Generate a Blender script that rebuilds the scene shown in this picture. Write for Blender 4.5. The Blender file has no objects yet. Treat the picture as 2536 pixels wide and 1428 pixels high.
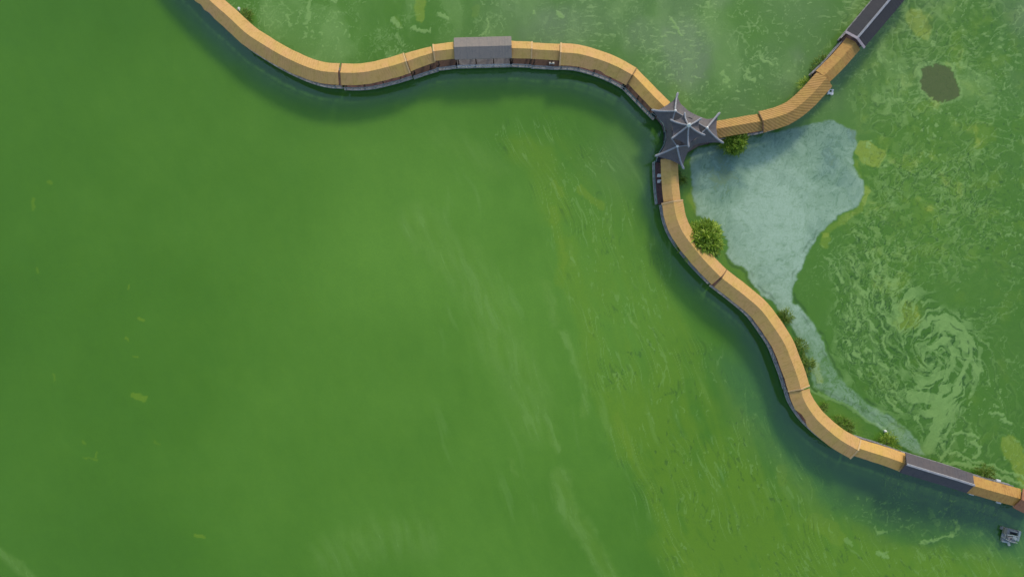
import bpy, bmesh, math, random
import numpy as np
from mathutils import Vector, Matrix

# ------------------------------------------------------------------ camera, sky, sun
scene = bpy.context.scene
H = 120.0            # camera height above the lake (m)
PX = 0.07            # metres of water per photo pixel
CX, CY = 1268.0, 714.0

cam_d = bpy.data.cameras.new("camera"); cam = bpy.data.objects.new("camera", cam_d)
scene.collection.objects.link(cam)
cam.location = (0, 0, H); cam.rotation_euler = (0, 0, 0)
cam_d.sensor_width = 36.0; cam_d.lens = 36.0 * H / (2536 * PX)
cam_d.clip_start = 1.0; cam_d.clip_end = 5000.0
scene.camera = cam

SUN_EL, SUN_AZ = math.radians(31), math.radians(19)
world = bpy.data.worlds.new("World"); scene.world = world; world.use_nodes = True
wn = world.node_tree.nodes; wl = world.node_tree.links
sky = wn.new('ShaderNodeTexSky'); sky.sky_type = 'NISHITA'; sky.sun_disc = False
sky.sun_elevation = SUN_EL; sky.sun_rotation = SUN_AZ
sky.air_density = 1.0; sky.dust_density = 1.0; sky.ozone_density = 1.0
wn['Background'].inputs['Strength'].default_value = 0.15
wl.new(sky.outputs['Color'], wn['Background'].inputs['Color'])

sd = bpy.data.lights.new("sun", 'SUN'); sd.energy = 1.5; sd.angle = math.radians(9)
sd.color = (1.0, 0.90, 0.74)
sun = bpy.data.objects.new("sun", sd); scene.collection.objects.link(sun)
sdir = Vector((math.sin(SUN_AZ) * math.cos(SUN_EL), math.cos(SUN_AZ) * math.cos(SUN_EL), math.sin(SUN_EL)))
sun.rotation_euler = sdir.to_track_quat('Z', 'Y').to_euler()
sun.location = (30, 60, 60)

vs = scene.view_settings
vs.view_transform = 'Standard'; vs.look = 'None'; vs.gamma = 1.0; vs.use_curve_mapping = False
vs.exposure = 0.73

random.seed(7)
C = scene.collection

def lin(r, g, b, k=1.0):
    f = lambda c: (c / 255 / 12.92) if c / 255 <= 0.04045 else ((c / 255 + 0.055) / 1.055) ** 2.4
    return (f(r) * k, f(g) * k, f(b) * k, 1.0)

def gp(px, py, z=0.0):
    """photo pixel of a point at height z -> world point"""
    k = PX * (1 - z / H)
    return Vector(((px - CX) * k, -(py - CY) * k, z))

# ------------------------------------------------------------------ objects
def tag(o, label=None, cat=None, group=None, kind=None):
    if label: o['label'] = label
    if cat: o['category'] = cat
    if group: o['group'] = group
    if kind: o['kind'] = kind
    return o

def thing(name, label, cat, loc=(0, 0, 0), rz=0, group=None):
    o = bpy.data.objects.new(name, None); C.objects.link(o)
    o.empty_display_size = 0.5
    o.location = loc; o.rotation_euler = (0, 0, rz)
    return tag(o, label, cat, group)

def obj(name, bm, mat, parent=None, smooth=False):
    me = bpy.data.meshes.new(name)
    bmesh.ops.recalc_face_normals(bm, faces=bm.faces[:])
    bm.to_mesh(me); bm.free()
    me.materials.append(mat)
    if smooth:
        for p in me.polygons: p.use_smooth = True
    o = bpy.data.objects.new(name, me); C.objects.link(o)
    if parent: o.parent = parent
    return o

def box(bm, c, s, rz=0.0, rx=0.0, bevel=0.0):
    m = Matrix.Translation(c) @ Matrix.Rotation(rz, 4, 'Z') @ Matrix.Rotation(rx, 4, 'X') @ Matrix.Diagonal((s[0], s[1], s[2], 1))
    r = bmesh.ops.create_cube(bm, size=1.0, matrix=m)
    if bevel > 0:
        es = list({e for v in r['verts'] for e in v.link_edges})
        bmesh.ops.bevel(bm, geom=es, offset=bevel, segments=2, affect='EDGES', profile=0.6)

def tube(bm, pts, radii, n=8, cap=True):
    pts = [Vector(p) for p in pts]
    if not isinstance(radii, (list, tuple)): radii = [radii] * len(pts)
    rings = []
    for i, p in enumerate(pts):
        d = (pts[min(i + 1, len(pts) - 1)] - pts[max(i - 1, 0)]).normalized()
        a = d.cross(Vector((0, 0, 1)))
        if a.length < 1e-3: a = Vector((1, 0, 0))
        a.normalize(); b = d.cross(a).normalized()
        rings.append([bm.verts.new(p + (a * math.cos(t) + b * math.sin(t)) * radii[i])
                      for t in [2 * math.pi * k / n for k in range(n)]])
    for r0, r1 in zip(rings, rings[1:]):
        for k in range(n):
            bm.faces.new((r0[k], r0[(k + 1) % n], r1[(k + 1) % n], r1[k]))
    if cap:
        bm.faces.new(rings[0][::-1]); bm.faces.new(rings[-1])

# ------------------------------------------------------------------ materials
def new_mat(name):
    m = bpy.data.materials.new(name); m.use_nodes = True
    nt = m.node_tree; return m, nt, nt.nodes['Principled BSDF']

def mixc(nt, fac, a, b, blend='MIX'):
    n = nt.nodes.new('ShaderNodeMix'); n.data_type = 'RGBA'; n.blend_type = blend
    for sock, v in ((n.inputs[0], fac), (n.inputs[6], a), (n.inputs[7], b)):
        if isinstance(v, bpy.types.NodeSocket): nt.links.new(v, sock)
        else: sock.default_value = v
    return n.outputs[2]

def mathn(nt, op, a, b=0.0, clamp=False):
    n = nt.nodes.new('ShaderNodeMath'); n.operation = op; n.use_clamp = clamp
    for sock, v in ((n.inputs[0], a), (n.inputs[1], b)):
        if isinstance(v, bpy.types.NodeSocket): nt.links.new(v, sock)
        else: sock.default_value = v
    return n.outputs[0]

def noise(nt, scale, detail=3, vec=None, rough=0.55, dist=0.0):
    n = nt.nodes.new('ShaderNodeTexNoise'); n.inputs['Scale'].default_value = scale
    n.inputs['Detail'].default_value = detail; n.inputs['Roughness'].default_value = rough
    n.inputs['Distortion'].default_value = dist
    if vec is None:
        tc = nt.nodes.new('ShaderNodeTexCoord'); vec = tc.outputs['Object']
    nt.links.new(vec, n.inputs['Vector'])
    return n.outputs['Fac']

def ramp(nt, fac, stops):
    r = nt.nodes.new('ShaderNodeValToRGB'); e = r.color_ramp.elements
    e[0].position, e[0].color = stops[0][0], stops[0][1]
    e[1].position, e[1].color = stops[-1][0], stops[-1][1]
    for p, c in stops[1:-1]:
        x = e.new(p); x.color = c
    nt.links.new(fac, r.inputs[0]); return r.outputs[0]

def g(v): return (v, v, v, 1)

def bump(nt, height, strength, dist, bsdf):
    b = nt.nodes.new('ShaderNodeBump'); b.inputs['Strength'].default_value = strength
    b.inputs['Distance'].default_value = dist
    nt.links.new(height, b.inputs['Height']); nt.links.new(b.outputs[0], bsdf.inputs['Normal'])

def roof_mat(name, base, warm, dark, stripe=0.10, period=0.42, skew=0.25, rough=0.75):
    """weathered roof sheets: ribs run from ridge to eave, stains and sheet-to-sheet changes"""
    m, nt, b = new_mat(name)
    uv = nt.nodes.new('ShaderNodeUVMap'); sep = nt.nodes.new('ShaderNodeSeparateXYZ')
    nt.links.new(uv.outputs[0], sep.inputs[0])
    u, v = sep.outputs[0], sep.outputs[1]
    # sheets of varying tone, 2.1 m wide
    sh = mathn(nt, 'FLOOR', mathn(nt, 'DIVIDE', u, 2.1))
    wn_ = nt.nodes.new('ShaderNodeTexWhiteNoise'); wn_.noise_dimensions = '1D'
    nt.links.new(sh, wn_.inputs['W'])
    n1 = noise(nt, 0.35, 4); n2 = noise(nt, 1.7, 5, rough=0.7)
    c = mixc(nt, ramp(nt, n1, [(0.35, g(0)), (0.68, g(1))]), base, warm)
    c = mixc(nt, mathn(nt, 'MULTIPLY', wn_.outputs[0], 0.5), c, warm)
    cmb = nt.nodes.new('ShaderNodeCombineXYZ'); nt.links.new(mathn(nt, 'MULTIPLY', u, 3.0), cmb.inputs[0]); nt.links.new(mathn(nt, 'MULTIPLY', v, 0.5), cmb.inputs[1])
    c = mixc(nt, ramp(nt, noise(nt, 1.0, 4, vec=cmb.outputs[0], rough=0.7), [(0.52, g(0)), (0.75, g(0.45))]), c, dark)
    c = mixc(nt, ramp(nt, n2, [(0.50, g(0)), (0.74, g(0.75))]), c, dark)
    fr = mathn(nt, 'FRACT', mathn(nt, 'DIVIDE', u, 2.1))
    c = mixc(nt, mathn(nt, 'MULTIPLY', mathn(nt, 'LESS_THAN', fr, 0.035), 0.45), c, dark)
    ph = mathn(nt, 'MULTIPLY', mathn(nt, 'ADD', u, mathn(nt, 'MULTIPLY', v, skew)), 2 * math.pi / period)
    s = mathn(nt, 'SINE', ph)
    msk = ramp(nt, noise(nt, 0.14, 2), [(0.50 - (0.25 if period > 0.5 else 0), g(0.12)), (0.62 - (0.18 if period > 0.5 else 0), g(1))])
    st = mathn(nt, 'MULTIPLY', mathn(nt, 'MULTIPLY', mathn(nt, 'ADD', s, 1.0), 0.5), mathn(nt, 'MULTIPLY', msk, stripe))
    c = mixc(nt, st, c, dark)
    nt.links.new(c, b.inputs['Base Color'])
    b.inputs['Roughness'].default_value = rough
    b.inputs['Specular IOR Level'].default_value = 0.3
    bump(nt, mathn(nt, 'ADD', mathn(nt, 'MULTIPLY', s, mathn(nt, 'MULTIPLY', msk, 0.7)), mathn(nt, 'MULTIPLY', n2, 2.0)), 0.25, 0.05, b)
    return m

def plain(name, col, col2=None, rough=0.7, scale=2.0, bmp=0.2, metal=0.0, spec=0.4):
    m, nt, b = new_mat(name)
    n1 = noise(nt, scale, 5, rough=0.65)
    c = mixc(nt, ramp(nt, n1, [(0.35, g(0)), (0.68, g(1))]), col, col2 or tuple(x * 0.7 for x in col[:3]) + (1,))
    nt.links.new(c, b.inputs['Base Color'])
    b.inputs['Roughness'].default_value = rough; b.inputs['Metallic'].default_value = metal
    b.inputs['Specular IOR Level'].default_value = spec
    bump(nt, n1, bmp, 0.03, b)
    return m

M = {}
M['ochre'] = roof_mat('ochre_roof_sheet', (0.475, 0.31, 0.078, 1), (0.52, 0.285, 0.11, 1), (0.34, 0.205, 0.045, 1), stripe=0.22)
M['ochre_ribbed'] = roof_mat('ochre_ribbed_sheet', (0.44, 0.265, 0.065, 1), (0.44, 0.24, 0.08, 1), (0.24, 0.13, 0.025, 1), stripe=0.75, skew=1.1, period=0.62)
M['yellow'] = roof_mat('yellow_roof_sheet', (0.53, 0.33, 0.07, 1), (0.55, 0.30, 0.10, 1), (0.36, 0.21, 0.05, 1))
M['orange'] = roof_mat('orange_roof_sheet', (0.42, 0.25, 0.055, 1), (0.42, 0.22, 0.06, 1), (0.22, 0.09, 0.02, 1), stripe=0.4)
M['rust'] = roof_mat('rust_roof_sheet', (0.26, 0.11, 0.05, 1), (0.28, 0.12, 0.06, 1), (0.14, 0.06, 0.03, 1))
M['greytile'] = roof_mat('grey_roof_tile', (0.195, 0.170, 0.140, 1), (0.21, 0.175, 0.145, 1), (0.13, 0.12, 0.11, 1), stripe=0.35, skew=0, period=0.5)
M['darktile'] = roof_mat('dark_roof_tile', (0.030, 0.033, 0.036, 1), (0.036, 0.033, 0.036, 1), (0.018, 0.020, 0.024, 1), stripe=0.3, skew=0, period=0.5)
M['slate'] = roof_mat('slate_roof_tile', (0.075, 0.068, 0.072, 1), (0.088, 0.072, 0.070, 1), (0.045, 0.042, 0.048, 1), stripe=0.35, skew=0, period=0.5)
M['hubtile'] = roof_mat('pagoda_roof_tile', (0.098, 0.090, 0.094, 1), (0.125, 0.104, 0.100, 1), (0.055, 0.052, 0.060, 1), stripe=0.3, skew=0, period=0.45)
M['ridge'] = plain('pale_ridge_mortar', (0.29, 0.29, 0.30, 1), (0.19, 0.19, 0.20, 1), 0.8, 3)
M['ridge_warm'] = plain('pinkish_gable_trim', (0.33, 0.28, 0.29, 1), (0.24, 0.20, 0.21, 1), 0.8, 3)
M['white'] = plain('white_paint', (0.72, 0.72, 0.68, 1), (0.5, 0.5, 0.46, 1), 0.5, 6)
M['stone'] = plain('pale_stone_rail', (0.34, 0.33, 0.31, 1), (0.16, 0.15, 0.15, 1), 0.8, 2.5)
M['balustrade'] = plain('white_stone_balustrade', (0.50, 0.49, 0.48, 1), (0.30, 0.29, 0.29, 1), 0.8, 2.5)
M['paving'] = plain('grey_deck_paving', (0.20, 0.19, 0.19, 1), (0.11, 0.10, 0.10, 1), 0.8, 1.5)
M['hubshade'] = plain('painted_interior_shade', (0.035, 0.038, 0.048, 1), (0.02, 0.022, 0.028, 1), 0.7, 2)  # near black in place of the shade inside the pavilion's gable openings
M['steel'] = plain('grey_green_rail', (0.17, 0.24, 0.22, 1), (0.10, 0.15, 0.14, 1), 0.6, 2)
M['deck'] = plain('red_brown_deck_plank', (0.16, 0.075, 0.06, 1), (0.07, 0.05, 0.05, 1), 0.8, 3)
M['wood'] = plain('dark_timber', (0.09, 0.05, 0.035, 1), (0.05, 0.03, 0.02, 1), 0.8, 4)
M['trim'] = plain('sheet_edge_strip', (0.56, 0.37, 0.16, 1), (0.45, 0.28, 0.12, 1), 0.7, 4)
M['seam'] = plain('dark_joint_strip', (0.20, 0.11, 0.05, 1), (0.14, 0.08, 0.03, 1), 0.8, 4)
M['metal'] = plain('weathered_raft_metal', (0.26, 0.27, 0.25, 1), (0.13, 0.13, 0.13, 1), 0.6, 3)
M['metal_pale'] = plain('pale_raft_float', (0.40, 0.43, 0.38, 1), (0.25, 0.28, 0.23, 1), 0.6, 3)
M['black'] = plain('black_opening', (0.012, 0.013, 0.013, 1), (0.02, 0.02, 0.02, 1), 0.7, 3)
M['khaki'] = plain('khaki_panel', (0.20, 0.19, 0.12, 1), (0.15, 0.14, 0.10, 1), 0.7, 3)
M['bark'] = plain('bark', (0.12, 0.085, 0.05, 1), (0.06, 0.045, 0.03, 1), 0.9, 8)

def leaf_mat(name, a, b_, c_):
    m, nt, b = new_mat(name)
    at = nt.nodes.new('ShaderNodeAttribute'); at.attribute_name = 'leaf_tone'
    c = ramp(nt, at.outputs['Fac'], [(0.0, a), (0.55, b_), (1.0, c_)])
    nt.links.new(c, b.inputs['Base Color']); b.inputs['Roughness'].default_value = 0.55
    b.inputs['Specular IOR Level'].default_value = 0.3
    tr = nt.nodes.new('ShaderNodeBsdfTranslucent'); nt.links.new(c, tr.inputs['Color'])
    ms = nt.nodes.new('ShaderNodeMixShader'); ms.inputs[0].default_value = 0.38
    nt.links.new(b.outputs[0], ms.inputs[1]); nt.links.new(tr.outputs[0], ms.inputs[2])
    nt.links.new(ms.outputs[0], nt.nodes['Material Output'].inputs['Surface'])
    return m
M['leaf'] = leaf_mat('willow_leaf', (0.075, 0.15, 0.012, 1), (0.22, 0.34, 0.025, 1), (0.46, 0.56, 0.08, 1))
M['leaf_sub'] = leaf_mat('water_weed_leaf', (0.09, 0.15, 0.018, 1), (0.15, 0.23, 0.025, 1), (0.22, 0.31, 0.05, 1))

# ------------------------------------------------------------------ roofed walkway geometry
def catmull(P, step):
    P = [Vector(p) for p in P]
    if len(P) == 2:
        n = max(2, int((P[1] - P[0]).length / step) + 1)
        return [P[0].lerp(P[1], i / (n - 1)) for i in range(n)]
    Q = [P[0] * 2 - P[1]] + P + [P[-1] * 2 - P[-2]]
    out = []
    for i in range(1, len(Q) - 2):
        a, b, c, d = Q[i - 1], Q[i], Q[i + 1], Q[i + 2]
        n = max(2, int((c - b).length / step))
        for k in range(n):
            t = k / n
            out.append(0.5 * ((2 * b) + (c - a) * t + (2 * a - 5 * b + 4 * c - d) * t * t + (3 * b - 3 * c + d - a) * t ** 3))
    out.append(P[-1]); return out

def frames(line):
    n = len(line); T = []; N = []; S = [0.0]
    for i in range(n):
        t = (line[min(i + 1, n - 1)] - line[max(i - 1, 0)]); t.z = 0; t.normalize()
        T.append(t); N.append(Vector((-t.y, t.x, 0)))          # N points left of travel
        if i: S.append(S[-1] + (line[i] - line[i - 1]).length)
    return T, N, S

def sweep(bm, line, profile, uv=True, close=True):
    """profile: function(i, s/total, s) -> list of (offset_left, z, v) ; closed ring"""
    T, N, S = frames(line)
    rings = []; data = []
    for i, p in enumerate(line):
        pr = profile(i, S[i] / max(S[-1], 1e-6), S[i])
        rings.append([bm.verts.new((p.x + N[i].x * q[0], p.y + N[i].y * q[0], q[1])) for q in pr])
        data.append([(S[i], q[2] if len(q) > 2 else q[0]) for q in pr])
    lay = bm.loops.layers.uv.verify()
    m = len(rings[0]); rng = range(m) if close else range(m - 1)
    for i in range(len(rings) - 1):
        for k in rng:
            k2 = (k + 1) % m
            f = bm.faces.new((rings[i][k], rings[i][k2], rings[i + 1][k2], rings[i + 1][k]))
            for lp, d in zip(f.loops, (data[i][k], data[i][k2], data[i + 1][k2], data[i + 1][k])):
                lp[lay].uv = d
    if close:
        bm.faces.new(rings[0][::-1]); bm.faces.new(rings[-1])

WALK = []      # all centre lines (ground), used for the plants and the drifted algae

def roof_sweep(bm, line, w0, w1, ze, zr, th=0.10, jit=0.03, notch=(), seed=0, clip=None):
    rnd = random.Random(seed)
    J = [rnd.uniform(-jit, jit) for _ in range(4 * len(line) + 8)]
    def prof(i, t, s):
        w = w0 + (w1 - w0) * t
        wl = w + J[4 * i]; wr = w + J[4 * i + 1]; zj = J[4 * i + 2] * 0.6
        for side, a, b, d in notch:
            if a <= t <= b:
                if side == 'R': wr -= d
                else: wl -= d
        zl = zr + (ze - zr) * wl / w; zrr = zr + (ze - zr) * wr / w
        return [(wl, zl), (wl * 0.5, (zr + zl) / 2 + zj), (0, zr + zj), (-wr * 0.5, (zr + zrr) / 2 + zj), (-wr, zrr),
                (-wr, zrr - th), (0, zr + zj - th * 1.1), (wl, zl - th)]
    sweep(bm, line, prof)

def section(name, label, pts, w=(1.75, 1.75), ze=3.6, rise=0.48, mat='ochre', deck=(1.6, 1.6), rail='LR',
            railmat='stone', notch=(), seed=0, kind='walkway', trims=('', ''), ridgecap=None, step=0.9,
            gable=None, th=0.10, jit=0.03, floor='deck'):
    zr = ze + rise * (w[0] + w[1]) / 2
    line = catmull([gp(x, y, zr).to_2d().to_3d() for x, y in pts], step)
    line = [Vector((p.x, p.y, 0)) for p in line]
    WALK.append(line)
    mid = line[len(line) // 2]
    root = thing('covered_walkway' if kind == 'walkway' else 'roofed_pavilion', label,
                 'walkway' if kind == 'walkway' else 'pavilion', (mid.x, mid.y, 0),
                 group='tan roofed walkway sections across the lake' if kind == 'walkway' else None)
    L = [p - Vector((mid.x, mid.y, 0)) for p in line]
    T, N, S = frames(L)
    bm = bmesh.new(); roof_sweep(bm, L, w[0], w[1], ze, zr, th, jit, notch, seed); obj('roof', bm, M[mat], root)
    # joint / edge strips across the roof ends
    for end, kindt in zip((0, -1), trims):
        if not kindt: continue
        ww = w[0] if end == 0 else w[1]
        p, n, t = L[end], N[end], T[end]
        bm = bmesh.new()
        q = p + t * (0.06 if end == 0 else -0.06)
        hw = 0.12 if kindt == 'trim' else (0.07 if kindt == 'seam' else 0.2)
        hh = {'trim': 0.06, 'seam': 0.035}.get(kindt, 0.16)
        prof = [(ww + 0.05, ze - 0.02), (0, zr + 0.01), (-ww - 0.05, ze - 0.02)]
        vs_ = []
        for sg in (-1, 1):
            for dz in (0, hh):
                vs_.append([bm.verts.new(q + n * o + t * sg * hw + Vector((0, 0, z + dz))) for o, z in prof])
        a, b_, c_, d_ = vs_   # a:-,low b:-,high c:+,low d:+,high
        for k in range(2):
            bm.faces.new((b_[k], b_[k + 1], d_[k + 1], d_[k])); bm.faces.new((a[k], a[k + 1], b_[k + 1], b_[k]))
            bm.faces.new((c_[k], c_[k + 1], d_[k + 1], d_[k])); bm.faces.new((a[k], a[k + 1], c_[k + 1], c_[k]))
        for k in (0, 2): bm.faces.new((a[k], b_[k], d_[k], c_[k]))
        obj({'trim': 'edge_strip', 'seam': 'joint_strip'}.get(kindt, 'gable_trim'), bm,
            M[{'trim': 'trim', 'seam': 'seam'}.get(kindt, kindt)], root)
    if ridgecap:
        bm = bmesh.new()
        sweep(bm, L, lambda i, t, s: [(0.2, zr - 0.04), (0.13, zr + 0.14), (-0.13, zr + 0.14), (-0.2, zr - 0.04)])
        obj('ridge_cap', bm, M[ridgecap], root)
    # deck
    dl, dr = deck
    bm = bmesh.new(); sweep(bm, L, lambda i, t, s: [(dl, 0.9), (-dr, 0.9), (-dr, 0.66), (dl, 0.66)]); obj('deck', bm, M[floor], root)
    for sg, ww, ch in ((1, dl, 'L'), (-1, dr, 'R')):
        bm = bmesh.new()
        sweep(bm, L, lambda i, t, s: [(sg * (ww + 0.12), 1.0), (sg * (ww - 0.14), 1.0), (sg * (ww - 0.14), 0.6), (sg * (ww + 0.12), 0.6)])
        obj('deck_kerb', bm, M['stone'], root)
        if ch in rail:
            bm = bmesh.new()
            for z in ((1.85,) if railmat == 'steel' else (1.85, 1.4)):
                r = 0.075 if z > 1.6 else 0.04
                sweep(bm, L, lambda i, t, s: [(sg * ww + r, z + r), (sg * ww - r, z + r), (sg * ww - r, z - r), (sg * ww + r, z - r)])
            s = 0.3
            while s < S[-1]:
                i = max(k for k in range(len(S)) if S[k] <= s); i = min(i, len(L) - 2)
                f = (s - S[i]) / max(S[i + 1] - S[i], 1e-6)
                p = L[i].lerp(L[i + 1], f) + N[i] * sg * ww
                box(bm, (p.x, p.y, 1.42), (0.14, 0.14, 1.0), math.atan2(T[i].y, T[i].x))
                s += 0.45 if railmat == 'balustrade' else 1.2
            obj('railing', bm, M[railmat], root)
    # posts, eave beams, piles
    s = 0.5; wmin = min(w) - 0.3
    while s < S[-1]:
        i = min(max(k for k in range(len(S)) if S[k] <= s), len(L) - 2)
        f = (s - S[i]) / max(S[i + 1] - S[i], 1e-6)
        for sg in (1, -1):
            off = min(wmin, (dl if sg > 0 else dr) - 0.2)
            p = L[i].lerp(L[i + 1], f) + N[i] * sg * off
            ztop = zr + (ze - zr) * off / (sum(w) / 2) - th - 0.03
            bm = bmesh.new(); ang = math.atan2(T[i].y, T[i].x)
            box(bm, (p.x, p.y, (ztop + 0.9) / 2), (0.2, 0.2, ztop - 0.9), ang)
            box(bm, (p.x, p.y, -0.37), (0.3, 0.3, 2.05), ang)
            obj('post', bm, M['wood'], root)
        s += 3.0
    return root, line

R = {}
R['A'] = section('a', 'long curved tan roofed walkway running from the top left edge to the first dark joint',
    [(395,-135),(440,-82),(480,-38),(518,0),(567.5,43.7),(609,82),(649.5,109),(695,136),(750,162),(795,176),(837,179.5)],
    w=(1.75,1.8), trims=('', ''), notch=[('R',0.29,0.31,0.25),('R',0.345,0.36,0.2)], seed=1, deck=(1.5,1.55))
R['B'] = section('b', 'tan walkway roof at the bottom of the left bend, right of the thin dark joint',
    [(841,179.8),(874.6,180.6),(911,177.5),(947.5,169),(975,162),(1006,152)], w=(1.8,1.75), ze=3.62, trims=('seam','trim'), seed=2, deck=(1.5,1.75))
R['C'] = section('c', 'narrowing tan walkway roof rising to the stepped end left of the long grey roof',
    [(1008,151.5),(1038.6,141),(1072,131)], w=(1.6,1.35), ze=3.5, seed=3, deck=(1.5,2.0), mat='ochre', floor='wood')
R['D'] = section('d', 'short raised tan roof section touching the left end of the grey roof',
    [(1073,127.4),(1126,121)], w=(1.4,1.42), ze=3.75, trims=('trim',''), seed=4, deck=(1.5,2.0), floor='wood')
R['P1'] = section('p1', 'straight grey tiled roof over the upper walkway with pale balustrade below it',
    [(1124,117),(1160,115.8),(1200,114.8),(1267,113)], w=(1.82,1.82), ze=4.1, rise=0.4, mat='greytile', deck=(1.6,2.15), kind='pavilion',
    railmat='balustrade', seed=5, jit=0.01, th=0.16, floor='paving')
R['E'] = section('e', 'short tan roof section touching the right end of the grey roof',
    [(1263,119),(1318,121)], w=(1.45,1.42), ze=3.65, trims=('','trim'), seed=6, deck=(1.5,1.9), floor='wood')
R['F'] = section('f', 'small straight tan roof above a dark bay, left of the big curved tan roof',
    [(1318,122.5),(1350,124),(1388,126)], w=(1.38,1.36), ze=3.5, trims=('',''), seed=7, deck=(1.5,2.0), floor='wood')
R['G'] = section('g', 'wide curved tan walkway roof above the bay, with a notch in its lower eave',
    [(1388,130),(1430,133),(1470,143),(1510,157),(1540,171),(1567,186.5)], w=(1.88,1.68), ze=3.75, trims=('trim','seam'),
    notch=[('R',0.50,0.60,0.28)], seed=8, deck=(1.5,1.5))
R['H'] = section('h', 'straight yellow tan roof running down to the star roofed pavilion, rail along its left side',
    [(1564,181),(1590,208),(1615,234),(1647,266)], w=(1.4,1.48), ze=3.55, mat='yellow', seed=9, deck=(1.4,1.75), floor='wood', railmat='steel')
R['I'] = section('i', 'ribbed tan roof leaving the star roofed pavilion to the right, beside the small bush',
    [(1768,320),(1800,315),(1845,307),(1888,300)], w=(1.43,1.45), ze=3.5, mat='ochre_ribbed', seed=10, deck=(1.3,1.4))
R['J'] = section('j', 'ribbed curved tan roof bending upward on the right branch, wider than its neighbours',
    [(1888.5,299),(1930,288),(1965,272.5),(2006.5,238),(2048,193)], w=(1.8,1.75), ze=3.7, mat='ochre_ribbed', seed=11, trims=('seam',''),
    deck=(1.4,1.4), notch=[('R',0.0,0.06,-0.1)])
R['K'] = section('k', 'straight tan roof climbing to the pale gable of the dark roof at top right',
    [(2040,188),(2062,167),(2086,142),(2119,104)], w=(1.5,1.5), ze=3.5, mat='orange', seed=12, trims=('',''), deck=(1.5,1.3))
R['P2'] = section('p2', 'dark grey tiled roof with pale ridge running off the top right edge',
    [(2122,96),(2150,63),(2203,0),(2250,-57),(2290,-105)], w=(2.05,2.05), ze=4.0, rise=0.36, mat='darktile', kind='pavilion', seed=13,
    trims=('ridge_warm',''), ridgecap='ridge', jit=0.01, th=0.18, deck=(1.7,1.7))
R['L'] = section('l', 'short tan roof just below the star roofed pavilion with white boxes on its left deck',
    [(1660,392),(1661,430),(1663.5,465),(1667,496.5)], w=(1.45,1.45), ze=3.5, seed=14, deck=(1.3,2.2), railmat='steel')
R['M'] = section('m', 'curved tan roof passing the round tree, between the pale edge strip and the thin joint',
    [(1667.6,497.6),(1676,540),(1691,575),(1717,611),(1746,646),(1785,686)], w=(1.8,1.78), ze=3.65, trims=('trim',''), seed=15, deck=(1.4,1.5))
R['N'] = section('n', 'long curved tan roof in the middle of the lower branch, beside the milky water',
    [(1787,687.6),(1837,726),(1876.5,759),(1896,781),(1919.6,814),(1943,851),(1960.8,894.5),(1974.5,930.8),(1984,964)],
    w=(1.8,1.85), ze=3.65, trims=('seam','trim'), seed=16, deck=(1.4,1.55))
R['O'] = section('o', 'curved tan roof sweeping down right, with a dark red gap in its left eave',
    [(1985,967),(1988,982),(1998,1003),(2014.8,1028),(2033,1048),(2063.5,1075),(2088,1092.8),(2126,1114.5)],
    w=(1.75,1.85), ze=3.55, trims=('','trim'), notch=[('R',0.24,0.36,0.4)], seed=17, deck=(1.3,1.45))
R['Q'] = section('q', 'straight bright yellow roof section ending at the grey roof at lower right',
    [(2126,1109),(2172,1123.5),(2205.7,1134),(2242,1147.4)], w=(1.5,1.6), ze=3.5, mat='yellow', seed=18, deck=(1.6,1.5),
    notch=[('L',0.2,0.26,0.2),('L',0.42,0.5,0.35)], trims=('','trim'))
R['P3'] = section('p3', 'grey tiled roof with a pale ridge line at lower right',
    [(2245.5,1149),(2300,1166),(2360,1184),(2413.4,1201)], w=(1.72,1.72), ze=4.2, rise=0.70, mat='slate', kind='pavilion', seed=19,
    ridgecap='ridge', jit=0.01, th=0.16, deck=(1.5,1.5), trims=('',''))
R['S'] = section('r', 'orange ribbed roof section right of the lower grey roof',
    [(2400,1198.5),(2450,1213),(2490,1224),(2530,1235)], w=(1.55,1.55), ze=3.6, mat='orange', seed=20, deck=(1.5,1.3))
R['T'] = section('s', 'rust brown roof end at the right edge of the picture',
    [(2530,1236),(2560,1252),(2600,1275)], w=(1.8,1.8), ze=3.85, mat='rust', seed=21, deck=(1.3,1.3))

# ------------------------------------------------------------------ star roofed pavilion at the junction
hub_c = gp(1700, 316, 5.0); hub_c.z = 0
hub = thing('junction_pavilion', 'grey tiled pavilion with a raised six pointed star roof where the three walkways meet', 'pavilion', hub_c)
def hp(x, y, z): return gp(x, y, z) - hub_c

def lerpl(pts, t):
    d = [0]
    for a, b in zip(pts, pts[1:]): d.append(d[-1] + (b - a).length)
    s = t * d[-1]
    for i in range(len(pts) - 1):
        if s <= d[i + 1] + 1e-9:
            return pts[i].lerp(pts[i + 1], (s - d[i]) / max(d[i + 1] - d[i], 1e-9))
    return pts[-1].copy()

def ruled(bm, inner, outer, ns=10, nt_=6, sag=0.35):
    lay = bm.loops.layers.uv.verify(); G = []
    for a in range(ns + 1):
        p, q = lerpl(inner, a / ns), lerpl(outer, a / ns); row = []
        for b in range(nt_ + 1):
            t = b / nt_; v = p.lerp(q, t); v.z -= sag * math.sin(math.pi * t) * 0.8
            row.append((bm.verts.new(v), (a * 0.5, t * 3)))
        G.append(row)
    for a in range(ns):
        for b in range(nt_):
            c = (G[a][b], G[a][b + 1], G[a + 1][b + 1], G[a + 1][b])
            if len({tuple(round(k, 4) for k in x[0].co) for x in c}) < 3: continue
            f = bm.faces.new([x[0] for x in c])
            for lp, x in zip(f.loops, c): lp[lay].uv = x[1]

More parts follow.
